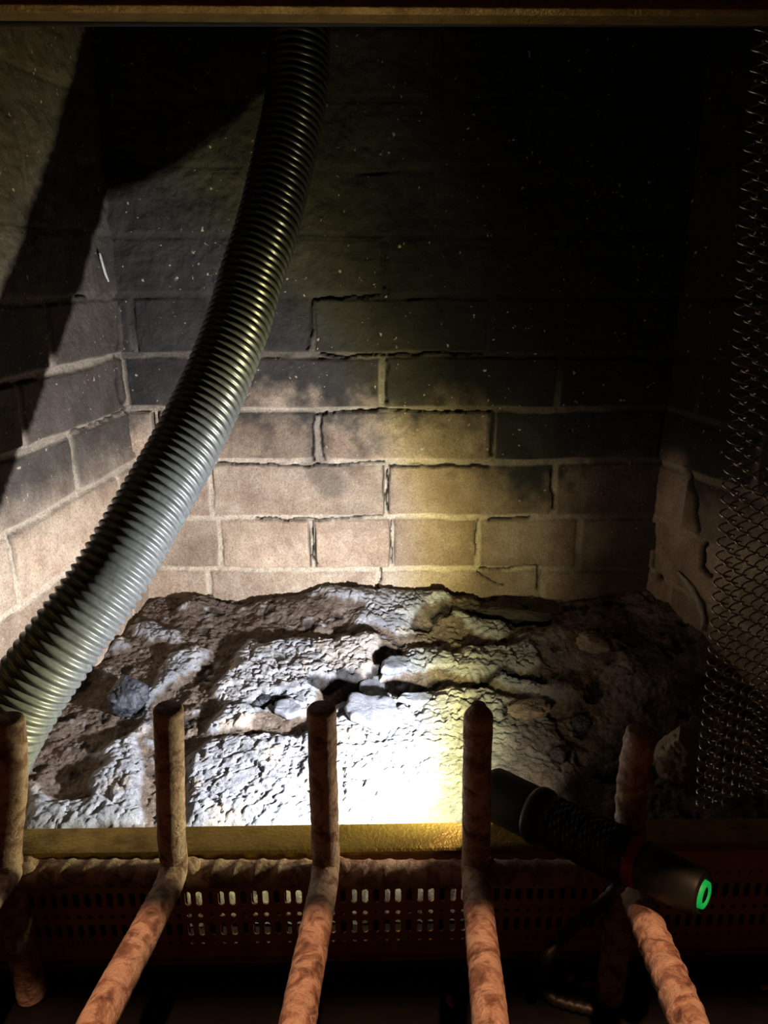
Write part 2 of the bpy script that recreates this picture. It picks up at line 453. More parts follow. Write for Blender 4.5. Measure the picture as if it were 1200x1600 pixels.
def brick_wall(name, origin, direc, length, inward, heads, seed, step, cracks, soot_shade_fn, beam_shade_fn, period=0.235):
    """origin (x,y) at s=0; heads: {row: [s of head joints]}"""
    su = np.arange(-0.012, length + 0.012, step); zu = np.arange(Z_FLOOR, Z_TOP + step, step)
    s, z = np.meshgrid(su, zu, indexing='ij')
    X = origin[0] + direc[0] * s; Y = origin[1] + direc[1] * s
    sw = s + 0.004 * fbm(s * 14, z * 14, s * 0 + seed, 3, seed); zw = z + 0.0035 * fbm(s * 13, z * 13, s * 0 + seed + 3.3, 3, seed + 5)
    row = np.clip(np.searchsorted(ROWZ, zw) - 1, 0, len(ROWZ) - 2)
    dz = np.minimum(zw - ROWZ[row], ROWZ[row + 1] - zw)
    dzs = np.where(zw - ROWZ[row] < ROWZ[row + 1] - zw, zw - ROWZ[row], -(ROWZ[row + 1] - zw))
    dh = np.full(s.shape, 9.0); bid = np.zeros(s.shape)
    for r in range(len(ROWZ) - 1):
        k = row == r
        if not k.any(): continue
        hs = heads.get(r)
        if hs is None:
            hs = list(np.arange(-0.3 + (0.117 if r % 2 else 0.0), length + 0.3, period))
        else:
            hs = sorted(hs)
            a = hs[0]; lo = []
            while a > -0.1: a -= period; lo.append(a)
            b = hs[-1]; hi = []
            while b < length + 0.1: b += period; hi.append(b)
            hs = lo[::-1] + hs + hi
        hs = np.array(hs)
        sk = sw[k]
        i = np.searchsorted(hs, sk)
        i0 = np.clip(i - 1, 0, len(hs) - 1); i1 = np.clip(i, 0, len(hs) - 1)
        dh[k] = np.minimum(np.abs(sk - hs[i0]), np.abs(sk - hs[i1]))
        bid[k] = i0 + r * 37
    d = np.minimum(dz, dh)
    wj = 0.0044 * (1 + 0.35 * fbm(s * 20, z * 20, s * 0 + 7.7, 2, seed + 9))
    mort = (1 - sstep(wj * 0.75, wj * 1.25, d)) * (1 - 0.72 * sstep(-0.05, 0.0, z + 0.012 * fbm(s * 9, z * 9, s * 0 + 2.2, 2, seed + 11)))
    rnd = _hash(bid, bid * 0 + seed, bid * 0, 3)
    disp = (rnd - 0.5) * 0.003
    disp = disp + (0.0016 + 0.0016 * sstep(-0.06, 0.03, z)) * fbm(s * 30, z * 30, s * 0, 4, seed + 21) + 0.0013 * sstep(-0.06, 0.03, z) * fbm(s * 110, z * 110, s * 0 + 5, 3, seed + 23) + 0.0007 * fbm(s * 160, z * 160, s * 0, 2, seed + 31)
    jd = -0.0030 + 0.0045 * fbm(s * 18, z * 18, s * 0 + 1.5, 3, seed + 41) + 0.0014 * fbm(s * 120, z * 120, s * 0, 2, seed + 43)
    disp = disp * (1 - mort) + jd * mort
    # thin shrinkage cracks beside some joints
    edge = np.abs(np.abs(dzs) - wj * 0.9)
    pres = sstep(0.32, 0.55, fbm(s * 9, z * 9, s * 0 + 4.4, 3, seed + 51))
    crack = (1 - sstep(0.0004, 0.0018, edge)) * pres * (dzs < 0)
    eh = np.abs(dh - wj * 0.9)
    crack = np.maximum(crack, (1 - sstep(0.0004, 0.0018, eh)) * sstep(0.25, 0.5, fbm(s * 8, z * 8, s * 0 + 9.4, 3, seed + 61)) * (dz > wj))
    px, py = to_px(X, Y, z)
    px = px + 4 * fbm(s * 60, z * 60, s * 0, 3, seed + 71); py = py + 4 * fbm(s * 60, z * 60, s * 0 + 3, 3, seed + 73)
    for line, w in cracks:
        crack = np.maximum(crack, 1 - sstep(w * 0.45, w, seg_dist(px, py, line)))
    disp = disp - 0.006 * crack
    soot_shade = np.clip(soot_shade_fn(px, py, s, z, rnd, mort, seed), 0, 1)
    V = np.stack([X + inward[0] * disp, Y + inward[1] * disp, z], -1).reshape(-1, 3)
    Q = grid_quads(len(su), len(zu))
    nrm = np.cross(np.array((direc[0], direc[1], 0.0)), np.array((0, 0, 1.0)))
    if nrm[0] * inward[0] + nrm[1] * inward[1] < 0: Q = Q[:, ::-1]
    me = np_mesh(name, V, Q)
    add_attr(me, 'mort', mort); add_attr(me, 'soot_shade', soot_shade); add_attr(me, 'rnd', rnd); add_attr(me, 'beam_shade', beam_shade_fn(px, py, s, z)); add_attr(me, 'crack', crack)
    o = link(name, me, M_BRICK, None, True)
    o['kind'] = 'structure'
    return o

def sx_back(px, py): return at_Y(px, py, YB)[0] - CL[0]
def row_at(py): return int(np.searchsorted(ROWZ, zrow(py)) - 1)
back_heads = {
    row_at(420): [sx_back(600, 420), sx_back(330, 420), sx_back(870, 420)],
    row_at(510): [sx_back(487, 510), sx_back(765, 510), sx_back(208, 510)],
    row_at(600): [sx_back(598, 600), sx_back(335, 600), sx_back(872, 600)],
    row_at(680): [sx_back(497, 680), sx_back(770, 680), sx_back(245, 680)],
    row_at(765): [sx_back(606, 765), sx_back(867, 765), sx_back(328, 765)],
    row_at(850): [sx_back(488, 850), sx_back(612, 850), sx_back(748, 850), sx_back(905, 850), sx_back(345, 850)],
    row_at(930): [sx_back(328, 930), sx_back(592, 930), sx_back(848, 930)],
}
back_cracks = [
    ([(486, 468), (487, 520), (480, 545)], 3.2), ([(490, 466), (560, 462), (592, 460)], 2.6),
    ([(600, 375), (601, 450)], 3.6), ([(500, 553), (540, 556), (600, 555)], 2.6), ([(607, 553), (680, 551), (755, 553)], 3.0),
    ([(605, 560), (603, 628)], 2.4), ([(489, 650), (490, 720)], 2.6), ([(502, 648), (504, 700), (508, 718)], 2.6), ([(490, 648), (512, 644)], 3.0),
    ([(520, 645), (600, 640), (690, 645), (770, 645)], 2.0), ([(770, 648), (769, 712)], 4.0),
    ([(605, 735), (606, 798)], 2.8), ([(608, 728), (680, 730), (700, 727), (765, 730)], 2.8), ([(340, 722), (420, 726), (500, 728), (600, 722)], 1.8),
    ([(864, 735), (863, 798)], 3.0), ([(488, 815), (490, 870), (495, 880)], 1.7), ([(745, 812), (742, 870)], 1.6), ([(610, 812), (612, 880)], 1.4),
    ([(595, 890), (592, 930)], 1.8), ([(745, 895), (760, 905), (785, 915)], 1.4), ([(750, 890), (840, 886), (842, 920)], 1.8),
    ([(765, 812), (830, 810)], 2.4), ([(400, 810), (480, 812), (600, 806)], 1.6),
]
def soot_shade_back(px, py, s, z, rnd, mort, seed):
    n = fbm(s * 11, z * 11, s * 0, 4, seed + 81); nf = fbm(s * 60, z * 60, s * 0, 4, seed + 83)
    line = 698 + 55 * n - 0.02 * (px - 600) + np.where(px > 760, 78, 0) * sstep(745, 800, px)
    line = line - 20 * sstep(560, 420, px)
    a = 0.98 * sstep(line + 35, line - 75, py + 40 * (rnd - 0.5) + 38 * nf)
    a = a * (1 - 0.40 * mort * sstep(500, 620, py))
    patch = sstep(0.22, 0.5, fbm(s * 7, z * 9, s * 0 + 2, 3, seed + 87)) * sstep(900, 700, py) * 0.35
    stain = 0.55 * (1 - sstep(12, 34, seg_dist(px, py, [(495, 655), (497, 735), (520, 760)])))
    right = 0.88 * sstep(830, 960, px + 60 * n)  # right side darkened: beam falloff painted in with the sooty stain
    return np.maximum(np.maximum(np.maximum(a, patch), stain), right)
wall_back = brick_wall('wall_back', CL, np.array((1.0, 0.0)), CR[0] - CL[0], np.array((0, -1.0)), back_heads, 2, 0.0017, back_cracks, soot_shade_back, lambda px, py, s, z: 0.9 * sstep(520, 760, px + 90 * fbm(s * 6, z * 6, s * 0, 3, 711)) * sstep(760, 560, py + 40 * fbm(s * 9, z * 9, s * 0, 3, 713)))

# left wall: s=0 at the corner, running towards the front
def s_left(px, py):
    d = ray(px, py); q = d[0] / d[1]
    y = (CL[0] - 0.124 * YB) / (q - 0.124)
    return (YB - y) / DL[1]
left_heads = {row_at(680): [s_left(114, 700)], row_at(765): [s_left(18, 855)], row_at(600): [s_left(30, 640)]}
left_cracks = [([(183, 462), (186, 520), (180, 560)], 3.0), ([(180, 565), (186, 620), (205, 655), (210, 705)], 3.5), ([(120, 462), (135, 461)], 2.5),
               ([(115, 675), (180, 650), (200, 636)], 1.8)]
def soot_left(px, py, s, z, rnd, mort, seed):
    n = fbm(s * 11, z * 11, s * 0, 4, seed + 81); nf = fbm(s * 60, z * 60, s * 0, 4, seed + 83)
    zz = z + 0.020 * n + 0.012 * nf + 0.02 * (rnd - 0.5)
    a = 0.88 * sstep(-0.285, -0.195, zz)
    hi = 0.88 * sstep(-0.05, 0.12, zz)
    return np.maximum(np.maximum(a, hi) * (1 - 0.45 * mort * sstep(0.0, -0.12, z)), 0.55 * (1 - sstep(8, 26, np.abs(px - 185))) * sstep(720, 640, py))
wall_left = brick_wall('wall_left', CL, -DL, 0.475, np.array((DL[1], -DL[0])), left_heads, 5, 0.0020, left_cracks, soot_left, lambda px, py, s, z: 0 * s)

def s_right(px, py):
    d = ray(px, py); q = d[0] / d[1]
    y = (CR[0] + 0.288 * YB) / (q + 0.288)
    return (YB - y) / DR[1]
right_heads = {}
right_cracks = [([(1022, 820), (1020, 880), (1030, 905)], 3.5), ([(1070, 730), (1086, 770), (1090, 830)], 5.0), ([(1100, 850), (1096, 885), (1110, 900)], 5)]
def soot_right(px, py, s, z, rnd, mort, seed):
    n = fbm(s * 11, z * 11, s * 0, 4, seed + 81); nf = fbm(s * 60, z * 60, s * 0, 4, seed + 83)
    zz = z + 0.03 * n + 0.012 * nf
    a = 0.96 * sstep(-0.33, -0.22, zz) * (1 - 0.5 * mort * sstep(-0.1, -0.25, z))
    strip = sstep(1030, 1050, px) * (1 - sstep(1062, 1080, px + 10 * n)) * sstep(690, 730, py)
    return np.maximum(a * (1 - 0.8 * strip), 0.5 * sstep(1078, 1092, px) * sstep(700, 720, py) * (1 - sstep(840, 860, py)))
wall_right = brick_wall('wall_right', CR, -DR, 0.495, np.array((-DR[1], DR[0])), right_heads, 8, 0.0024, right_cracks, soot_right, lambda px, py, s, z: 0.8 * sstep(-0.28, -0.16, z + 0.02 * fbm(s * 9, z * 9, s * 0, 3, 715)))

# firebox floor, smoke-chamber roof and the room-side masonry
def struct(o): o['kind'] = 'structure'; return o
mb = MB()
fl = [(-0.415, 0.50), (0.535, 0.50), (CR[0] + 0.02, YB + 0.02), (CL[0] - 0.02, YB + 0.02)]
mb.add([(x, y, Z_FLOOR + 0.002) for x, y in fl] + [(x, y, Z_FLOOR - 0.05) for x, y in fl],
       [(0, 1, 2, 3), (7, 6, 5, 4), (0, 4, 5, 1), (1, 5, 6, 2), (2, 6, 7, 3), (3, 7, 4, 0)])
struct(build('floor', mb, M_BREAST))
mb = MB(); mb.box(-0.60, 0.66, 0.44, 1.05, Z_TOP - 0.005, Z_TOP + 0.05)
struct(build('ceiling', mb, M_BLACKMETAL))
mb = MB(); mb.box(-1.2, 1.2, -0.6, 0.515, Z_HEARTH - 0.06, Z_HEARTH)
struct(build('floor_hearth', mb, M_HEARTH))
mb = MB()   # chimney breast around the opening
O = (-0.445, 0.47, 0.155)
yf0, yf1 = 0.500, 0.520
pts = [(-1.2, Z_HEARTH), (O[0], Z_HEARTH), (O[0], O[2]), (O[1], O[2]), (O[1], Z_HEARTH), (1.2, Z_HEARTH), (1.2, 1.6), (-1.2, 1.6)]
n = len(pts)
mb.add([(x, yf0, z) for x, z in pts] + [(x, yf1, z) for x, z in pts],
       [(0, 1, 2, 7), (7, 2, 3, 6), (3, 4, 5, 6), (8 + 7, 8 + 2, 8 + 1, 8), (8 + 6, 8 + 3, 8 + 2, 8 + 7), (8 + 6, 8 + 5, 8 + 4, 8 + 3)] +
       [(i, (i + n - 1) % n, (i + n - 1) % n + n, i + n) for i in range(n)])
struct(build('wall_front', mb, M_BREAST))
mb = MB(); mb.box(-0.95, 0.95, 0.16, 0.499, 0.30, 0.36); mb.box(-0.90, 0.90, 0.40, 0.499, 0.24, 0.30)  # unseen mantel shelf, added to cast the shadow line on the grate bars
struct(build('shadow_shelf', mb, M_SHADOW_SHELF, bevel=0.006))

# ------------------------------------------------------------------ ash bed
def ash_height_base(X, Y):
    z = -0.505 + 0.053 * np.clip((Y - 0.53) / 0.44, 0, 1) ** 0.9 + 0.022 * sstep(0.25, 0.45, X) * sstep(0.70, 0.95, Y)
    z = z + 0.014 * np.exp(-(((X + 0.02) / 0.09) ** 2 + ((Y - 0.95) / 0.05) ** 2))
    yf = Y_FRONT + 0.021 * X
    front = 1 - sstep(yf, yf + 0.040, Y)
    return z - 0.042 * front
ast = 0.0015
xs = np.arange(-0.412, 0.520, ast); ys = np.arange(Y_FRONT - 0.009, YB + 0.004, ast)
AX, AY = np.meshgrid(xs, ys, indexing='ij')
base = ash_height_base(AX, AY)
apx, apy = to_px(AX, AY, np.maximum(base, -0.515))
wx = 11 * fbm(AX * 45, AY * 45, AX * 0, 4, 301, 0.6); wy = 9 * fbm(AX * 45, AY * 45, AX * 0 + 5, 4, 305, 0.6)
qx, qy = apx + wx, apy + wy
WHITE = [
    [(267, 1021), (329, 1017), (312, 1046), (267, 1071), (236, 1100), (233, 1138), (217, 1163), (225, 1204), (221, 1290), (142, 1290), (138, 1225), (167, 1192), (142, 1179), (167, 1171), (217, 1142), (227, 1117), (225, 1083), (250, 1050)],
    [(40, 1215), (83, 1258), (138, 1250), (150, 1300), (40, 1300)],
    [(195, 980), (233, 972), (283, 990), (272, 1004), (245, 1002), (215, 996)],
    [(175, 1000), (196, 995), (200, 1012), (170, 1025)],
    [(375, 1010), (392, 996), (410, 1010), (460, 998), (500, 1008), (540, 1000), (590, 1006), (600, 1025), (578, 1060), (545, 1064), (500, 1066), (488, 1095), (470, 1115), (430, 1110), (400, 1120), (390, 1138), (340, 1150), (318, 1148), (345, 1110), (330, 1080), (355, 1050), (362, 1030)],
    [(292, 1180), (330, 1158), (400, 1152), (470, 1150), (500, 1125), (530, 1098), (565, 1085), (600, 1075), (640, 1092), (690, 1082), (760, 1080), (800, 1100), (860, 1130), (900, 1200), (900, 1300), (285, 1300)],
    [(480, 932), (545, 922), (600, 922), (700, 935), (700, 950), (660, 955), (640, 985), (625, 1000), (590, 985), (545, 982), (560, 962), (572, 952), (520, 942)],
    [(590, 1062), (615, 1030), (640, 1015), (700, 1020), (760, 1012), (830, 1010), (850, 1045), (780, 1060), (730, 1066), (690, 1052), (650, 1046)],
    [(705, 965), (760, 970), (800, 985), (780, 1000), (740, 990)],
    [(760, 1060), (800, 1055), (860, 1085), (910, 1090), (900, 1110), (840, 1100)],
]
white = np.zeros(AX.shape, bool)
for p in WHITE: white |= inpoly(qx, qy, p)
# fuzzy small islands either way
isl = fbm(AX * 70, AY * 70, AX * 0 + 3, 3, 331)
white = (white & ~((isl > 0.50) & (qx < 560) & (qy < 1180))) | ((isl > 0.53) & (qy < 1190) & (qx < 760))
right_mix = sstep(740, 900, apx)
wf = white.astype(float)
def blur(a, k):
    for ax in (0, 1):
        p = np.cumsum(np.concatenate([np.repeat(a.take([0], ax), k + 1, ax), a, np.repeat(a.take([-1], ax), k, ax)], ax), ax)
        lo = [slice(None)] * 2; hi = [slice(None)] * 2
        lo[ax] = slice(0, -2 * k - 1); hi[ax] = slice(2 * k + 1, None)
        a = (p[tuple(hi)] - p[tuple(lo)]) / (2 * k + 1)
    return a
soft = blur(blur(wf, 4), 4); sharp = blur(wf, 1)
# relief: crusted plates on the pale ash, fluffy lumps on the brown
d1, d2, cid = worley(AX * 55 + 0.8 * fbm(AX * 60, AY * 60, AX * 0, 3, 341), AY * 55 + 0.8 * fbm(AX * 60, AY * 60, AX * 0 + 2, 3, 343), 7)
e1, e2, _c = worley(AX * 150 + 1.0 * fbm(AX * 150, AY * 150, AX * 0, 2, 347), AY * 150, 9)
calm = 1 - 0.25 * sstep(1110, 1160, apy)
plates = (0.0040 * (cid - 0.5) - 0.0026 * (1 - sstep(0.02, 0.20, d2 - d1))) * calm
crumple = (0.55 + 0.45 * calm) * (0.0009 * ridged(AX * 48, AY * 48, AX * 0, 3, 351, 0.6) + 0.0016 * ridged(AX * 125, AY * 125, AX * 0, 3, 357, 0.7)) * sstep(0.515, 0.54, AY) + 0.0009 * (0.5 - e1)
fluff = 0.0045 * fbm(AX * 75, AY * 75, AX * 0 + 9, 5, 361, 0.66) + 0.0020 * (0.5 - e1)
lump = 0.0065 * fbm(AX * 11, AY * 11, AX * 0, 3, 371) + 0.0035 * fbm(AX * 24, AY * 24, AX * 0 + 1, 2, 373)
lump = lump * (0.35 + 0.65 * sstep(0.56, 0.66, AY))
H = base + lump * (1 - 0.45 * soft) + soft * (0.008 + plates + crumple) + (1 - soft) * (fluff - 0.003)
def at_ash(px, py):
    zz = -0.48
    for _ in range(8):
        c = at_Z(px, py, zz); zz = 0.5 * zz + 0.5 * float(ash_height_base(np.array(c[0]), np.array(c[1])))
    return at_Z(px, py, zz)
def bump_px(x, y, r, h):
    c = at_ash(x, y); return h * np.exp(-(((AX - c[0]) ** 2 + (AY - c[1]) ** 2) / (r * r)))
for (x, y, r, h) in [(700, 950, 0.045, 0.014), (590, 1005, 0.03, 0.012), (500, 950, 0.05, 0.012), (310, 948, 0.025, 0.014), (420, 948, 0.03, 0.010),
                     (860, 1010, 0.04, 0.014), (930, 1000, 0.05, 0.018), (980, 1060, 0.05, 0.016), (1060, 1090, 0.05, 0.012), (880, 1090, 0.03, 0.010),
                     (740, 1050, 0.02, 0.008), (640, 1080, 0.02, -0.008), (545, 1085, 0.015, -0.010), (415, 1100, 0.012, -0.008), (600, 1035, 0.012, -0.008)]:
    H = H + bump_px(x, y, r, h)
H = np.minimum(H, base + 0.032)
brown = (1 - sharp) * (1 - 0.55 * right_mix) + right_mix * (0.30 + 0.42 * sstep(-0.15, 0.25, fbm(AX * 22, AY * 22, AX * 0 + 4, 4, 381)))  # brown mixes dust with shaded, bounce-lit areas painted into the ash colour
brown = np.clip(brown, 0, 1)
grey = np.clip(sstep(0.05, 0.5, fbm(AX * 20, AY * 20, AX * 0 + 6, 3, 391)) * 0.7 + 0.6 * inpoly(qx, qy, [(590, 1062), (620, 1025), (660, 1010), (700, 1040), (640, 1050)])
               + 0.7 * inpoly(qx, qy, [(505, 1085), (600, 1070), (650, 1100), (600, 1140), (530, 1130)]), 0, 1) * (0.5 + 0.5 * sstep(1240, 1130, apy))
grey = np.maximum(grey, sstep(1090, 1150, apy) * (0.9 * sstep(0.18, 0.55, -ridged(AX * 80, AY * 80, AX * 0 + 3, 4, 397, 0.7)) + 0.45 * sstep(0.0, 0.3, fbm(AX * 34, AY * 34, AX * 0, 4, 399))))
grey = np.clip(np.maximum(grey, 0.5 * sstep(1100, 1180, apy) * sstep(760, 700, apx)), 0, 1)  # front ash greyed to hold down the beam's hot spot
tan_ = np.clip(0.75 * inpoly(qx, qy, [(340, 1140), (400, 1122), (480, 1120), (495, 1140), (420, 1150), (345, 1150)]) + 0.5 * inpoly(qx, qy, [(480, 1000), (600, 1005), (580, 1060), (520, 1050)])
               + 0.5 * sstep(0.2, 0.5, fbm(AX * 26, AY * 26, AX * 0 + 8, 3, 401)), 0, 1)
char = np.zeros(AX.shape)
for line, w in [([(480, 1075), (540, 1062), (580, 1062), (605, 1020)], 9), ([(640, 1080), (680, 1068)], 12), ([(395, 1105), (440, 1095)], 9), ([(540, 1080), (560, 1075)], 12),
                ([(680, 965), (700, 962)], 9), ([(735, 960), (860, 975)], 7), ([(740, 1075), (790, 1055), (850, 1070)], 6), ([(785, 1110), (795, 1125)], 6),
                ([(905, 1125), (912, 1140)], 14), ([(865, 1185), (880, 1190)], 13), ([(930, 1080), (920, 1095)], 12), ([(950, 1205), (985, 1205)], 10)]:
    char = np.maximum(char, 0.9 * (1 - sstep(w * 0.5, w * 1.2, seg_dist(qx, qy, line))))
char = np.maximum(char, 0.7 * (1 - sharp) * sstep(0.32, 0.5, fbm(AX * 50, AY * 50, AX * 0 + 12, 3, 411)))
H = H - 0.004 * char
inside = (AY > Y_FRONT + 0.021 * AX) & (AX > -0.467 + 0.124 * AY + 0.003) & (AX < CR[0] + 0.288 * (YB - AY) + 0.004)
idx = np.arange(AX.size).reshape(AX.shape)
Q = grid_quads(len(xs), len(ys))
ok = inside.ravel()[Q].all(axis=1)
Q = Q[ok]
used = np.unique(Q); remap = -np.ones(AX.size, int); remap[used] = np.arange(len(used))
V = np.stack([AX, AY, H], -1).reshape(-1, 3)[used]
me = np_mesh('ash_bed', V, remap[Q])
edge_ = sstep(0.060, 0.040, AY - Y_FRONT + 0.009)
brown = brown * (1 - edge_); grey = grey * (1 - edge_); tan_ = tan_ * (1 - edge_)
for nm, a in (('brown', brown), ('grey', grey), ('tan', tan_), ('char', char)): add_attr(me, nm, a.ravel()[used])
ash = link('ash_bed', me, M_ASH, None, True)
tag(ash, 'bed of white wood ash, dust and shade painted brown, covering the firebox floor', 'ash', kind='stuff')
def ash_z(x, y):
    i = int(np.clip(round((x - xs[0]) / ast), 0, len(xs) - 1)); j = int(np.clip(round((y - ys[0]) / ast), 0, len(ys) - 1))
    return H[i, j]

# ------------------------------------------------------------------ brass fireplace surround with perforated vent
YFR = 0.480
ZFL = -0.4375
sur = thing('fireplace_surround', 'brass fireplace door surround with a perforated vent strip around the opening', 'fireplace surround', (0, YFR, Z_HEARTH))
sur.rotation_euler = (0, 0, math.radians(1.2))
zl = lambda z: z - Z_HEARTH
rail_z = at_Y(600, 37, YFR + 0.020)[2]
def extrude_x(prof, x0, x1):
    k = len(prof); m = MB()
    m.add([(x0, y, z) for y, z in prof] + [(x1, y, z) for y, z in prof],
          [(i, (i + 1) % k, (i + 1) % k + k, i + k) for i in range(k)] + [tuple(range(k))[::-1], tuple(range(k, 2 * k))])
    return m
zr = zl(rail_z)
prof = [(0.020, zr), (0.004, zr), (0.0, zr + 0.0025), (0.0, zr + 0.007), (0.003, zr + 0.0085), (0.003, zr + 0.0100), (-0.001, zr + 0.0115), (-0.003, zr + 0.020), (-0.003, zr + 0.050), (0.020, zr + 0.050)]
build('top_rail', extrude_x(prof, -0.47, 0.50), M_BRASS, sur, bevel=0.0006)
for sx_ in (-0.47, 0.46):
    m = MB(); m.box(sx_, sx_ + 0.04, -0.002, 0.020, 0.0, zr + 0.002)
    build('side_rail', m, M_BRASS, sur, bevel=0.002)
# threshold: rounded front nosing and a flat flange behind
zt = zl(ZFL)
prof = [(0.026, zt), (0.026, zt - 0.003), (0.006, zt - 0.003), (0.004, zt - 0.007), (-0.002, zt - 0.007), (-0.004, zt - 0.0055), (-0.004, zt - 0.0015), (-0.002, zt), (0.002, zt + 0.0003)]
build('threshold', extrude_x(prof, -0.43, 0.46), M_BRASS, sur, bevel=0.0005)
# perforated plate
def slot_poly(cx, cz, w, h, n=4):
    r = w / 2; pts = []
    hh = max(h / 2 - r, 0)
    for a in range(n + 1):
        t = math.pi * a / n; pts.append((cx + r * math.cos(t), cz + hh + r * math.sin(t)))
    for a in range(n + 1):
        t = math.pi + math.pi * a / n; pts.append((cx + r * math.cos(t), cz - hh + r * math.sin(t)))
    return pts
pitch = 0.00905
x_ref = at_Y(295, 1400, YFR)[0]
x0p = x_ref - 4.5 * 0 - pitch * 16; ncol = 70
def zpx(py): return zl(at_Y(600, py, YFR)[2])
rows = [(1372, 3.2, 3.2), (1399.5, 4.9, 14.5), (1425.5, 4.2, 4.2), (1447, 4.7, 13.5), (1468, 3.0, 3.0)]
edges_z = [zpx(1364), zpx(1380), zpx(1418), zpx(1433), zpx(1462), zpx(1476)]
def plate(cols):
    m = MB()
    for c in cols:
        xa = x0p + (c - 0.5) * pitch; xb = xa + pitch; cx = (xa + xb) / 2
        for r, (py, w, h) in enumerate(rows):
            za, zb = edges_z[r + 1], edges_z[r]
            hole = slot_poly(cx, zpx(py), w / 1000, h / 1000)
            outer = []
            k = len(hole)
            for (hx, hz) in hole:
                dx, dz = hx - cx, hz - (za + zb) / 2
                sx1 = (xb - cx) / abs(dx) if abs(dx) > 1e-9 else 1e9
                sz1 = ((zb - za) / 2) / abs(dz) if abs(dz) > 1e-9 else 1e9
                s_ = min(sx1, sz1); outer.append((cx + dx * s_, (za + zb) / 2 + dz * s_))
            hole_i = []
            m.add([(x, 0, z) for x, z in hole] + [(x, 0, z) for x, z in outer] + [(x, 0.0014, z) for x, z in hole],
                  [(i, k + i, k + (i + 1) % k, (i + 1) % k) for i in range(k)] + [(i, (i + 1) % k, 2 * k + (i + 1) % k, 2 * k + i) for i in range(k)])
            # rectangle corners the ray-mapped ring leaves out
            cor = [(xa, za), (xb, za), (xb, zb), (xa, zb)]
            for (qx_, qz_) in cor:
                best = [o for o in outer]
                on_x = [p for p in best if abs(p[0] - qx_) < 1e-7]; on_z = [p for p in best if abs(p[1] - qz_) < 1e-7]
                if on_x and on_z:
                    p = min(on_x, key=lambda t: abs(t[1] - qz_)); q = min(on_z, key=lambda t: abs(t[0] - qx_))
                    m.add([(p[0], 0, p[1]), (qx_, 0, qz_), (q[0], 0, q[1])], [(0, 1, 2)])
    return m
m = plate(range(ncol))
xa, xb = x0p - 0.5 * pitch, x0p + (ncol - 0.5) * pitch
XL, XR = -0.43, 0.46
zt_, zb_ = edges_z[0], edges_z[-1]
for (a, b, c, d) in ((XL, XR, zt_, zt - 0.006), (XL, XR, 0.0, zb_), (XL, xa, zb_, zt_), (xb, XR, zb_, zt_)):
    m.box(a, b, 0.0, 0.0014, c, d)
build('perforated_plate', m, M_VENT, sur)
# sliding damper strip behind the plate: two slots open, one shut
m = MB()
m.box(XL + 0.01, XR - 0.01, 0.0034, 0.0044, zt_ - 0.001, zt_ + 0.008); m.box(XL + 0.01, XR - 0.01, 0.0034, 0.0044, zb_ - 0.006, zb_ + 0.001)
c = -20
open_from, open_to = at_Y(280, 1400, YFR)[0], at_Y(722, 1400, YFR)[0]
while True:
    xc = x_ref + pitch * (3 * c + 1.35) + 0.002
    if xc > XR - 0.02: break
    if xc > XL + 0.02 and open_from - 0.02 < xc < open_to + 0.02:
        m.box(xc, xc + pitch * 1.25, 0.0034, 0.0044, zb_ - 0.001, zt_ + 0.001)
    c += 1
m.box(XL + 0.01, open_from, 0.0036, 0.0046, zb_, zt_); m.box(open_to + 0.006, XR - 0.01, 0.0036, 0.0046, zb_, zt_)
build('damper_slide', m, M_BLACKMETAL, sur)
m = MB(); m.box(XL, XR, -0.005, 0.004, 0.0, 0.010)
build('bottom_rail', m, M_BRASS, sur, bevel=0.0015)

# ------------------------------------------------------------------ grate of ribbed bars
def rebar(P, r, step=0.0016, nseg=28, caps=True, rib=0.0165, amp=0.0011, seed=0, chamfer=True, tip=(0.13, 0.002)):
    P, s = resample(P, step)
    Ltot = s[-1]
    def rad(S_, T_):
        k = (S_ / rib + 0.18 * np.sin(T_)) % 1.0
        ribs = np.exp(-((k - 0.5) / 0.13) ** 2) * (0.35 + 0.65 * np.abs(np.sin(T_)))
        R = r + amp * ribs + 0.0006 * np.exp(-(np.cos(T_) ** 2) / 0.02) * 0
        R = R + 0.00055 * fbm(S_ * 90 + 0 * T_, np.cos(T_) * r * 90 + S_ * 0, np.sin(T_) * r * 90 + S_ * 0, 4, 500 + seed, 0.6)
        if chamfer:
            R = R * (1 - tip[0] * (1 - sstep(0, tip[1], S_)))
        return R
    return sweep(P, s, rad, nseg, caps)
def rebar_obj(name, P, r, parent, **kw):
    V, Q = rebar(P, r, **kw)
    return link(name, np_mesh(name, V, Q), M_BAR, parent, True)

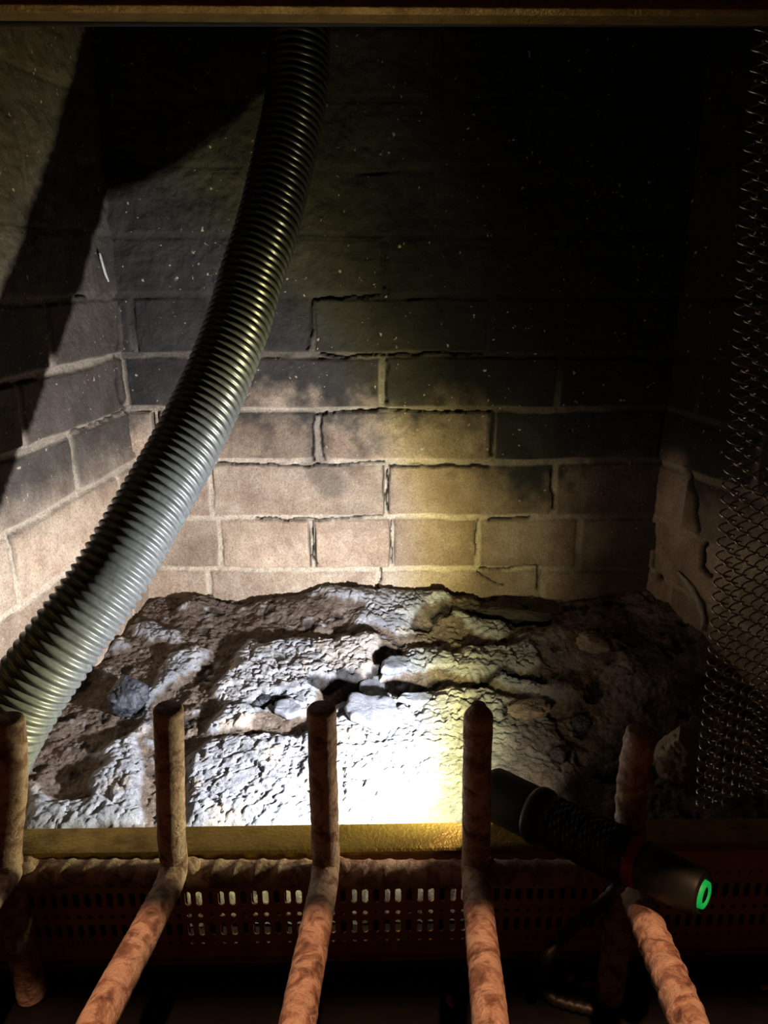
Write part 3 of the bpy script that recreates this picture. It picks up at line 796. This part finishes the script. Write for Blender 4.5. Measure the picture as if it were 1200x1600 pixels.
YG = 0.452
GR = 0.0104
grate = thing('fire_grate', 'rusty ash-coated iron fire grate of five upturned ribbed bars on hearth', 'fire grate', (0, 0, 0))
post_px = [((14, 1122), (20, 1215), (14, 1345)), ((263, 1105), (266, 1215), (268, 1310)), ((502, 1105), (505, 1215), (508, 1315)),
           ((748, 1100), (745, 1215), (744, 1320)), ((1003, 1140), (988, 1225), (984, 1330))]
near_px = [(-190, 1620), (142, 1620), (461, 1620), (768, 1620), (1083, 1620)]
bars = []
for i, (tip, mid, base_) in enumerate(post_px):
    p0 = at_Y(tip[0], tip[1], YG + 0.001); p1 = at_Y(mid[0], mid[1], YG + 0.001); p2 = at_Y(base_[0], base_[1], YG)
    q = at_t(near_px[i][0], near_px[i][1], 0.400)
    kn = np.array((p2[0], YG - 0.006, -0.430 - 0.002)); kn[0] = p2[0] * 0.97 + q[0] * 0.03
    p2[2] = max(p2[2], -0.415)
    q2 = q + (q - kn) * ((0.200 - q[1]) / (q[1] - kn[1])); q2[2] = q[2] + 0.006
    path = catmull([p0, p1, p2, kn, kn * 0.6 + q * 0.4 + np.array((0, 0, -0.002)), q, q2], 10)
    bars.append((p0, p2, kn, q))
    o = rebar_obj('bar', path, GR * (1.0 if i < 4 else 1.03), grate, seed=i * 3, rib=0.0165, tip=((0.55, 0.010) if i == 3 else (0.13, 0.002)), amp=(0.0002 if i < 4 else 0.0010))
XL_, XR_ = bars[0][2][0] - 0.002, bars[4][2][0] - 0.016
CZ = -0.4435
rebar_obj('crossbar', np.array([(XL_, YG + 0.006, CZ), (XR_ * 0.5, YG + 0.006, CZ - 0.0005), (XR_, YG + 0.006, CZ)]), 0.0100, grate, seed=31, rib=0.0165, amp=0.0014, chamfer=False)
rebar_obj('crossbar', np.array([(XL_, 0.215, -0.4065), (0.0, 0.215, -0.4065), (XR_, 0.215, -0.4065)]), 0.0100, grate, seed=33, rib=0.0150, amp=0.0018, chamfer=False)
for i in (0, 4):
    k = bars[i][2]
    rebar_obj('leg', np.array([(k[0] - 0.002, YG - 0.002, Z_HEARTH + 0.0005), (k[0] - 0.002, YG - 0.002, -0.50), (k[0] - 0.002, YG - 0.002, -0.44)]), 0.0108, grate, seed=40 + i, amp=0.0006, chamfer=False)
    rebar_obj('leg', np.array([(k[0] * 1.02, 0.222, Z_HEARTH + 0.0005), (k[0] * 1.02, 0.222, -0.5), (k[0] * 1.02, 0.222, -0.40)]), 0.0108, grate, seed=44 + i, amp=0.0006, chamfer=False)
def blob(center, radii, seed, amp=0.25, nu=20, nv=14, freq=1.2, facet=0.0):
    """closed lumpy solid"""
    th = np.linspace(0, 2 * math.pi, nu, endpoint=False); ph = np.linspace(0, math.pi, nv)
    T_, F_ = np.meshgrid(th, ph, indexing='ij')
    d = np.stack([np.cos(T_) * np.sin(F_), np.sin(T_) * np.sin(F_), np.cos(F_)], -1)
    r = 1 + amp * fbm(d[..., 0] * freq + seed, d[..., 1] * freq, d[..., 2] * freq, 4, seed)
    if facet:
        rs = np.random.RandomState(seed)
        for k in range(14):
            nrm = rs.normal(size=3); nrm /= np.linalg.norm(nrm); c_ = rs.uniform(0.62, 0.92)
            dn = d @ nrm
            r = np.where(dn * r > c_, c_ / np.maximum(dn, 1e-3), r)
        ck = ridged(d[..., 0] * 2.2 + seed, d[..., 1] * 2.2, d[..., 2] * 3.0, 2, seed + 4)
        r = r * (1 - 0.22 * sstep(0.62, 0.9, ck))
        r = r * (1 + facet * fbm(d[..., 0] * 6 + seed, d[..., 1] * 6, d[..., 2] * 6, 3, seed + 1))
    V = d * r[..., None] * np.array(radii)
    V = V.reshape(-1, 3) + np.array(center)
    i = np.arange(nu)[:, None] * nv + np.arange(nv - 1)[None, :]
    j = ((np.arange(nu) + 1) % nu)[:, None] * nv + np.arange(nv - 1)[None, :]
    return V, np.stack([i, i + 1, j + 1, j], -1).reshape(-1, 4)
for i in range(5):
    k = bars[i][2]
    V, Q = blob((k[0] + 0.010, YG + 0.004, -0.4335), (0.0085, 0.007, 0.006), 60 + i, 0.3)
    link('weld_bead', np_mesh('weld_bead', V, Q), M_BAR, grate, True)

# ------------------------------------------------------------------ vacuum hose
hose_px = [(470, -90, 0.79), (468, 50, 0.795), (463, 150, 0.797), (443, 250, 0.793), (419, 350, 0.784), (395, 425, 0.776), (374, 500, 0.766), (336, 600, 0.745),
           (288, 700, 0.716), (232, 800, 0.684), (173, 900, 0.658), (102, 1000, 0.640), (50, 1072, 0.634), (4, 1150, 0.632)]
hp = catmull([at_t(*p) for p in hose_px] + [np.array((-0.346, 0.549, -0.412))], 14)
HR = 0.0335
hp, hs = resample(hp, 0.0011)
def hose_rad(S_, T_):
    k = (S_ / 0.0079 + T_ / (2 * math.pi)) % 1.0
    prof = 0.5 + 0.5 * np.cos(2 * math.pi * k)
    return HR - 0.0034 * (1 - prof ** 0.65)
V, Q = sweep(hp, hs, hose_rad, 56, True)
me = np_mesh('vacuum_hose', V, Q)
hz = V[:, 2]
add_attr(me, 'dust', np.clip(sstep(0.08, -0.30, hz + 0.05 * fbm(V[:, 0] * 16, V[:, 1] * 16, V[:, 2] * 16, 3, 801)), 0, 1))
hose = link('vacuum_hose', me, M_HOSE, None, True)
tag(hose, 'thick black ribbed vacuum hose hanging down the firebox to the ash', 'hose')

# ------------------------------------------------------------------ flashlight
L_T = (TORCH_HEAD - TORCH_TAIL).length
torch = thing('flashlight', 'black metal flashlight with glowing green tail button lying on grate bars', 'flashlight')
torch.location = TORCH_TAIL
torch.rotation_euler = TORCH_AXIS.to_track_quat('X', 'Z').to_euler()
def tp(name, prof, mat, n=56, parent=None):
    V, F = lathe([(x * L_T, r) for x, r in prof], n)
    m = MB(); m.add(V, F); o = build(name, m, mat, parent or torch, True)
    e = o.modifiers.new('edges', 'EDGE_SPLIT'); e.split_angle = math.radians(40)
    return o
tp('tail_cap', [(0.015, 0.0001), (0.015, 0.0096), (0.004, 0.0100), (0.0, 0.0120), (0.008, 0.0148), (0.02, 0.0155), (0.22, 0.0166), (0.235, 0.0160), (0.245, 0.0160)], M_TORCH)
tp('red_ring', [(0.245, 0.0158), (0.247, 0.0168), (0.292, 0.0170), (0.294, 0.0160)], M_RED)['label'] = 'dark red ring'
# knurled grip
V = []; F = []; nx, na = 60, 72
for i in range(nx):
    x = 0.294 + (0.70 - 0.294) * i / (nx - 1)
    for k in range(na):
        a = 2 * math.pi * k / na
        r = 0.0172 + 0.0014 * sstep(0.30, 0.36, x) + 0.0008 * (1 if ((k + 2 * (i // 2)) // 3) % 2 and 0.36 < x < 0.66 else 0) - 0.0012 * (1 if int(x * 200) % 14 < 2 else 0)
        V.append((x * L_T, r * math.cos(a), r * math.sin(a)))
for i in range(nx - 1):
    for k in range(na):
        k2 = (k + 1) % na; F.append((i * na + k, (i + 1) * na + k, (i + 1) * na + k2, i * na + k2))
m = MB(); m.add(V, F); build('grip', m, M_GRIP, torch, False)
tp('collar', [(0.69, 0.0170), (0.70, 0.0200), (0.715, 0.0216), (0.745, 0.0219), (0.76, 0.0210), (0.765, 0.0200)], M_TORCH)
tp('head', [(0.755, 0.0196), (0.775, 0.0201), (0.97, 0.0208), (0.995, 0.0208), (1.005, 0.0200), (1.005, 0.0186), (0.975, 0.0182)], M_TORCH)
tp('lens', [(0.975, 0.0182), (0.978, 0.0001)], M_LENS)
# tail switch: green ring around a dark dome
V, F = lathe([(0.0015, 0.0092), (-0.0012, 0.0088), (-0.0018, 0.0074), (-0.0012, 0.0060), (0.0010, 0.0056)], 48)
m = MB(); m.add(V, F); o = build('tail_button', m, M_GREEN, torch, True); o['label'] = 'glowing green ring button'
V, F = lathe([(0.001, 0.0057), (-0.0007, 0.0050), (-0.0012, 0.0030), (-0.0014, 0.0001)], 32)
m = MB(); m.add(V, F); build('button_centre', m, M_GRIP, o, True)
# wrist cord hanging from the tail end down to the hearth
TM = torch.matrix_basis.copy()
inv = (Matrix.Translation(torch.location) @ torch.rotation_euler.to_matrix().to_4x4()).inverted()
cpts = [at_t(985, 1366, 0.520), at_t(966, 1384, 0.514), at_t(952, 1402, 0.518), at_Y(932, 1420, 0.422), at_Y(905, 1440, 0.432), at_Y(872, 1472, 0.43), at_Y(852, 1500, 0.425), at_Z(846, 1530, Z_HEARTH + 0.006), at_Z(862, 1560, Z_HEARTH + 0.004), at_Z(930, 1580, Z_HEARTH + 0.004)]
cp_ = catmull(cpts, 10)
cp_ = np.array([tuple(inv @ Vector(p)) for p in cp_])
cp2, cs = resample(cp_, 0.002)
V, Q = sweep(cp2, cs, lambda S_, T_: 0.0044 + 0.0007 * np.sin(S_ * 900 + 2 * T_) + 0 * T_, 14, True)
link('wrist_cord', np_mesh('wrist_cord', V, Q), M_CORD, torch, True)['label'] = 'black braided wrist cord'

# ------------------------------------------------------------------ mesh curtain
def curtain():
    wr = 0.00072; pz = 0.0094; seg = 9
    z1 = at_Y(1165, 30, 0.525)[2]; z0 = -0.4440
    ns = 5
    Vs = []; Qs = []; off = 0
    nturn = int((z1 - z0) / pz)
    z = z1 - np.arange(nturn * seg + 1) / seg * pz
    # left edge of the gathered curtain, measured against the frame
    xoff = 0.0045
    pe = [(1166, 80), (1150, 300), (1142, 480), (1135, 650), (1116, 850), (1100, 1050), (1087, 1200), (1086, 1265)]
    ez = []; ex = []
    for (px, py) in pe:
        q = at_Y(px, py, 0.527); ez.append(q[2]); ex.append(q[0] + xoff + 0.0040 * (1260 - py) / 1200)
    xe = np.interp(z, ez[::-1], ex[::-1])
    w = 0.0088; seg = 14; pz = 0.0112
    nturn = int((z1 - z0) / pz)
    z = z1 - np.arange(nturn * seg + 1) / seg * pz
    xe = np.interp(z, ez[::-1], ex[::-1])
    th = np.arange(ns) * 2 * math.pi / ns
    for c in range(34):
        a = c * w
        ph = 2 * math.pi * np.arange(len(z)) / seg + math.pi * (c % 2)
        lam = 0.105
        phase = 2 * math.pi * a / lam + 0.35 * np.sin(z * 6) - 1.4
        amp = 0.0055 + 0.003 * sstep(-0.15, -0.42, z)
        nx_ = np.cos(phase) * amp * 2 * math.pi / lam
        x = xe + 0.94 * a + 0.002 * np.sin(2 * phase) + 0.0059 * np.cos(ph)
        y = 0.5255 + amp * np.sin(phase) + 0.0059 * np.cos(ph) * nx_ * 0.8 + 0.0040 * np.sin(ph) + 0.012 * x
        P = np.stack([x, y, z], 1)
        T = np.gradient(P, axis=0); T /= np.linalg.norm(T, axis=1)[:, None]
        A = np.cross(T, np.array((0, 0, 1.0))); A /= np.linalg.norm(A, axis=1)[:, None]; B = np.cross(T, A)
        V = P[:, None] + wr * (np.cos(th)[None, :, None] * A[:, None] + np.sin(th)[None, :, None] * B[:, None])
        n = len(P); i = np.arange(n - 1)[:, None] * ns + np.arange(ns)[None]; j = np.arange(n - 1)[:, None] * ns + (np.arange(ns)[None] + 1) % ns
        Vs.append(V.reshape(-1, 3)); Qs.append(np.stack([i, j, j + ns, i + ns], -1).reshape(-1, 4) + off); off += n * ns
    return np.vstack(Vs), np.vstack(Qs)
cur = thing('mesh_curtain', 'gathered steel wire mesh fire curtain hanging at the right of opening', 'fire curtain', (0.36, 0.53, -0.44))
V, Q = curtain()
o = link('wire_mesh', np_mesh('wire_mesh', V - np.array((0.36, 0.53, -0.44)), Q), M_WIRE, cur, True)
m = MB()
rodV, rodQ = sweep(*resample(np.array([(-0.42, 0.527, 0.148), (0, 0.527, 0.148), (0.455, 0.530, 0.148)]), 0.02), lambda a, b: 0.004 + 0 * a * b, 12, True)
link('curtain_rod', np_mesh('curtain_rod', rodV - np.array((0.36, 0.53, -0.44)), rodQ), M_BLACKMETAL, cur, True)

# ------------------------------------------------------------------ embers, slabs and scraps lying on the ash
def lump_thing(name, label, cat, px, py, size, mat, seed, group=None, facet=0.06, amp=0.25, rot=0.0, sink=0.35, floor_z=None):
    zz = -0.450
    for _ in range(9):
        c = at_Z(px, py, zz); zz = 0.5 * zz + 0.5 * ash_z(c[0], c[1]) if floor_z is None else floor_z
    c = at_Z(px, py, zz)
    V, Q = blob((0, 0, 0), size, seed, amp, 64, 44, 1.3, facet)
    cR, sR = math.cos(rot), math.sin(rot)
    V = np.stack([V[:, 0] * cR - V[:, 1] * sR, V[:, 0] * sR + V[:, 1] * cR, V[:, 2]], 1)
    o = link(name, np_mesh(name, V, Q), mat, None, False)
    o.location = (c[0], c[1], zz + size[2] * (1 - 2 * sink) if floor_z is None else zz - V[:, 2].min() + 0.0003)
    return tag(o, label, cat, group)
lump_thing('charcoal_lump', 'large cracked blue-black charcoal lump on the ash below the hose', 'charcoal', 200, 1108, (0.027, 0.033, 0.025), M_COAL, 3, 'charcoal lumps on the ash', 0.10, 0.22, 0.4, 0.14)
lump_thing('charcoal_lump', 'small black charcoal piece between the second and third grate bars', 'charcoal', 415, 1100, (0.014, 0.010, 0.008), M_COAL, 5, 'charcoal lumps on the ash', 0.10, 0.3, 0.3, 0.35)
lump_thing('charcoal_lump', 'small dark charcoal bit above the flashlight head in dim ash', 'charcoal', 872, 1184, (0.011, 0.009, 0.008), M_COAL, 8, 'charcoal lumps on the ash', 0.10, 0.3, 0.0, 0.35)
lump_thing('charcoal_lump', 'dark charcoal bit in dim ash left of the rightmost grate bar tip', 'charcoal', 908, 1133, (0.010, 0.011, 0.009), M_COAL, 9, 'charcoal lumps on the ash', 0.10, 0.3, 0.5, 0.35)
def slab_thing(label, px, py, rx, ry, th, seed, rot, tilt):
    zz = -0.450
    for _ in range(9):
        c = at_Z(px, py, zz); zz = 0.5 * zz + 0.5 * ash_z(c[0], c[1])
    rs = np.random.RandomState(seed); k = 8; m = 22
    ang = np.sort((np.arange(k) + rs.uniform(-0.32, 0.32, k)) / k * 2 * math.pi); rad_ = rs.uniform(0.78, 1.1, k)
    cx, cy = rx * rad_ * np.cos(ang), ry * rad_ * np.sin(ang)
    rim = []
    for i in range(k):
        for t in np.linspace(0, 1, m // 2, endpoint=False):
            rim.append((cx[i] * (1 - t) + cx[(i + 1) % k] * t, cy[i] * (1 - t) + cy[(i + 1) % k] * t))
    rim = np.array(rim); nr = len(rim); rings = []
    for f, dz in [(0.02, 0), (0.2, 0), (0.4, 0), (0.6, 0), (0.8, 0), (0.93, -0.06), (1.0, -0.22), (1.02, -0.6), (0.97, -1.0), (0.5, -1.0), (0.02, -1.0)]:
        xy = rim * f
        z_ = th * (0.5 + dz) + 0.0016 * fbm(xy[:, 0] * 90 + seed, xy[:, 1] * 90, xy[:, 0] * 0, 4, seed) * (1 if dz > -0.9 else 0) - 0.002 * sstep(0.7, 0.95, ridged(xy[:, 0] * 45 + seed, xy[:, 1] * 45, xy[:, 0] * 0, 2, seed + 3)) * (1 if dz == 0 else 0)
        w = 1 + 0.06 * fbm(xy[:, 0] * 160 + seed, xy[:, 1] * 160, xy[:, 0] * 0 + dz, 2, seed + 8)
        rings.append(np.stack([xy[:, 0] * w, xy[:, 1] * w, z_], 1))
    V = np.vstack(rings); n_ = len(rings)
    i = np.arange(n_ - 1)[:, None] * nr + np.arange(nr)[None]; j = np.arange(n_ - 1)[:, None] * nr + (np.arange(nr)[None] + 1) % nr
    o = link('ash_slab', np_mesh('ash_slab', V, np.stack([i, i + nr, j + nr, j], -1).reshape(-1, 4)), M_SLAB)
    o.location = (c[0], c[1], zz + th * 0.25); o.rotation_euler = (tilt[0], tilt[1], rot)
    return tag(o, label, 'ash slab', 'grey ash slabs')
slab_thing('broad flat grey ash slab right of the third bar tip', 580, 1112, 0.036, 0.032, 0.009, 21, 0.2, (0.12, 0.10))
slab_thing('grey ash slab behind the broad slab, by a dark crack', 588, 1074, 0.021, 0.021, 0.009, 22, 0.6, (0.15, 0.12))
slab_thing('thin leaning grey ash flake pointing to the fourth bar tip', 655, 1094, 0.027, 0.011, 0.007, 23, 0.5, (0.1, 0.25))
slab_thing('small pale grey ash slab left of the third bar tip', 452, 1110, 0.019, 0.014, 0.008, 24, -0.4, (0.1, 0.15))
slab_thing('steep grey ash slab beside the dark cleft at mid ash bed', 618, 1042, 0.030, 0.016, 0.010, 25, 0.9, (0.2, 0.2))
lump_thing('bark_strip', 'long dark charred bark strip on the back of the ash', 'bark', 800, 968, (0.070, 0.010, 0.009), M_BARK, 31, None, 0.08, 0.3, -0.16, 0.05)
lump_thing('ash_clod', 'tall brown ash clod behind the rightmost grate bar', 'ash clod', 1052, 1215, (0.026, 0.024, 0.034), M_CLOD, 41, 'ash clods', 0.10, 0.35, 0.3, 0.14)
lump_thing('ash_clod', 'pale rounded ash clod behind the bark strip end in shadow', 'ash clod', 925, 1010, (0.022, 0.018, 0.014), M_CLOD, 42, 'ash clods', 0.12, 0.35, 0.1, 0.35)
lump_thing('ash_clod', 'yellowish ash clod right of the fourth bar tip', 'ash clod', 830, 1112, (0.026, 0.020, 0.009), M_CLOD, 43, 'ash clods', 0.10, 0.35, 0.1, 0.32)
for (px, py, sz, sd, lb) in [(892, 1530, (0.0035, 0.0025, 0.0018), 51, 'small orange wood chip on the hearth beside the flashlight cord'),
                             (916, 1541, (0.005, 0.003, 0.0016), 52, 'flat reddish wood chip on the hearth near the right leg'),
                             (702, 1567, (0.004, 0.006, 0.0016), 53, 'reddish wood chip on the hearth left of the fourth bar'),
                             (1194, 1546, (0.004, 0.003, 0.002), 54, 'orange glint on the hearth at the far right, shaped as a chip')]:  # last chip stands for a glint on the hearth
    lump_thing('wood_chip_or_glint', lb, 'wood chip', px, py, sz, M_WOOD, sd, 'wood chips on the hearth', 0.1, 0.3, 0.5, 0.0, Z_HEARTH)
# loose mortar peeling off the right-hand wall edge
def flake(name, label, pts, r, seed):
    P, s = resample(catmull(pts, 8), 0.0025)
    V, Q = sweep(P, s, lambda a, b: r * (0.55 + 0.45 * np.sin(math.pi * np.clip(a / s[-1], 0, 1)) + 0.5 * fbm(a * 120 + 0 * b, b + 0 * a, a * 0 + b * 0 + seed, 3, seed)) * (0.55 + 0.45 * np.abs(np.cos(b))), 10, True)
    return tag(link(name, np_mesh(name, V, Q), M_FLAKE, None, False), label, 'mortar')
def on_right(px, py, off=0.004):
    d = ray(px, py); q = d[0] / d[1]; y = (CR[0] + 0.288 * YB) / (q + 0.288); p = d * (y / d[1])
    return p + np.array((-DR[1], DR[0], 0)) * off
def on_left(px, py, off=0.003):
    d = ray(px, py); q = d[0] / d[1]; y = (CL[0] - 0.124 * YB) / (q - 0.124); p = d * (min(y, YB - 0.004) / d[1])
    return p + np.array((DL[1], -DL[0], 0)) * off
flake('mortar_strip', 'jagged pale mortar strip peeling off the right wall beside the mesh', [on_right(1063, 895), on_right(1080, 912), on_right(1092, 935), on_right(1102, 960), on_right(1100, 985)], 0.0045, 3)
flake('mortar_sliver', 'thin white mortar sliver high in the left back corner', [on_left(152, 395), on_left(158, 418), on_left(166, 440)], 0.0022, 5)
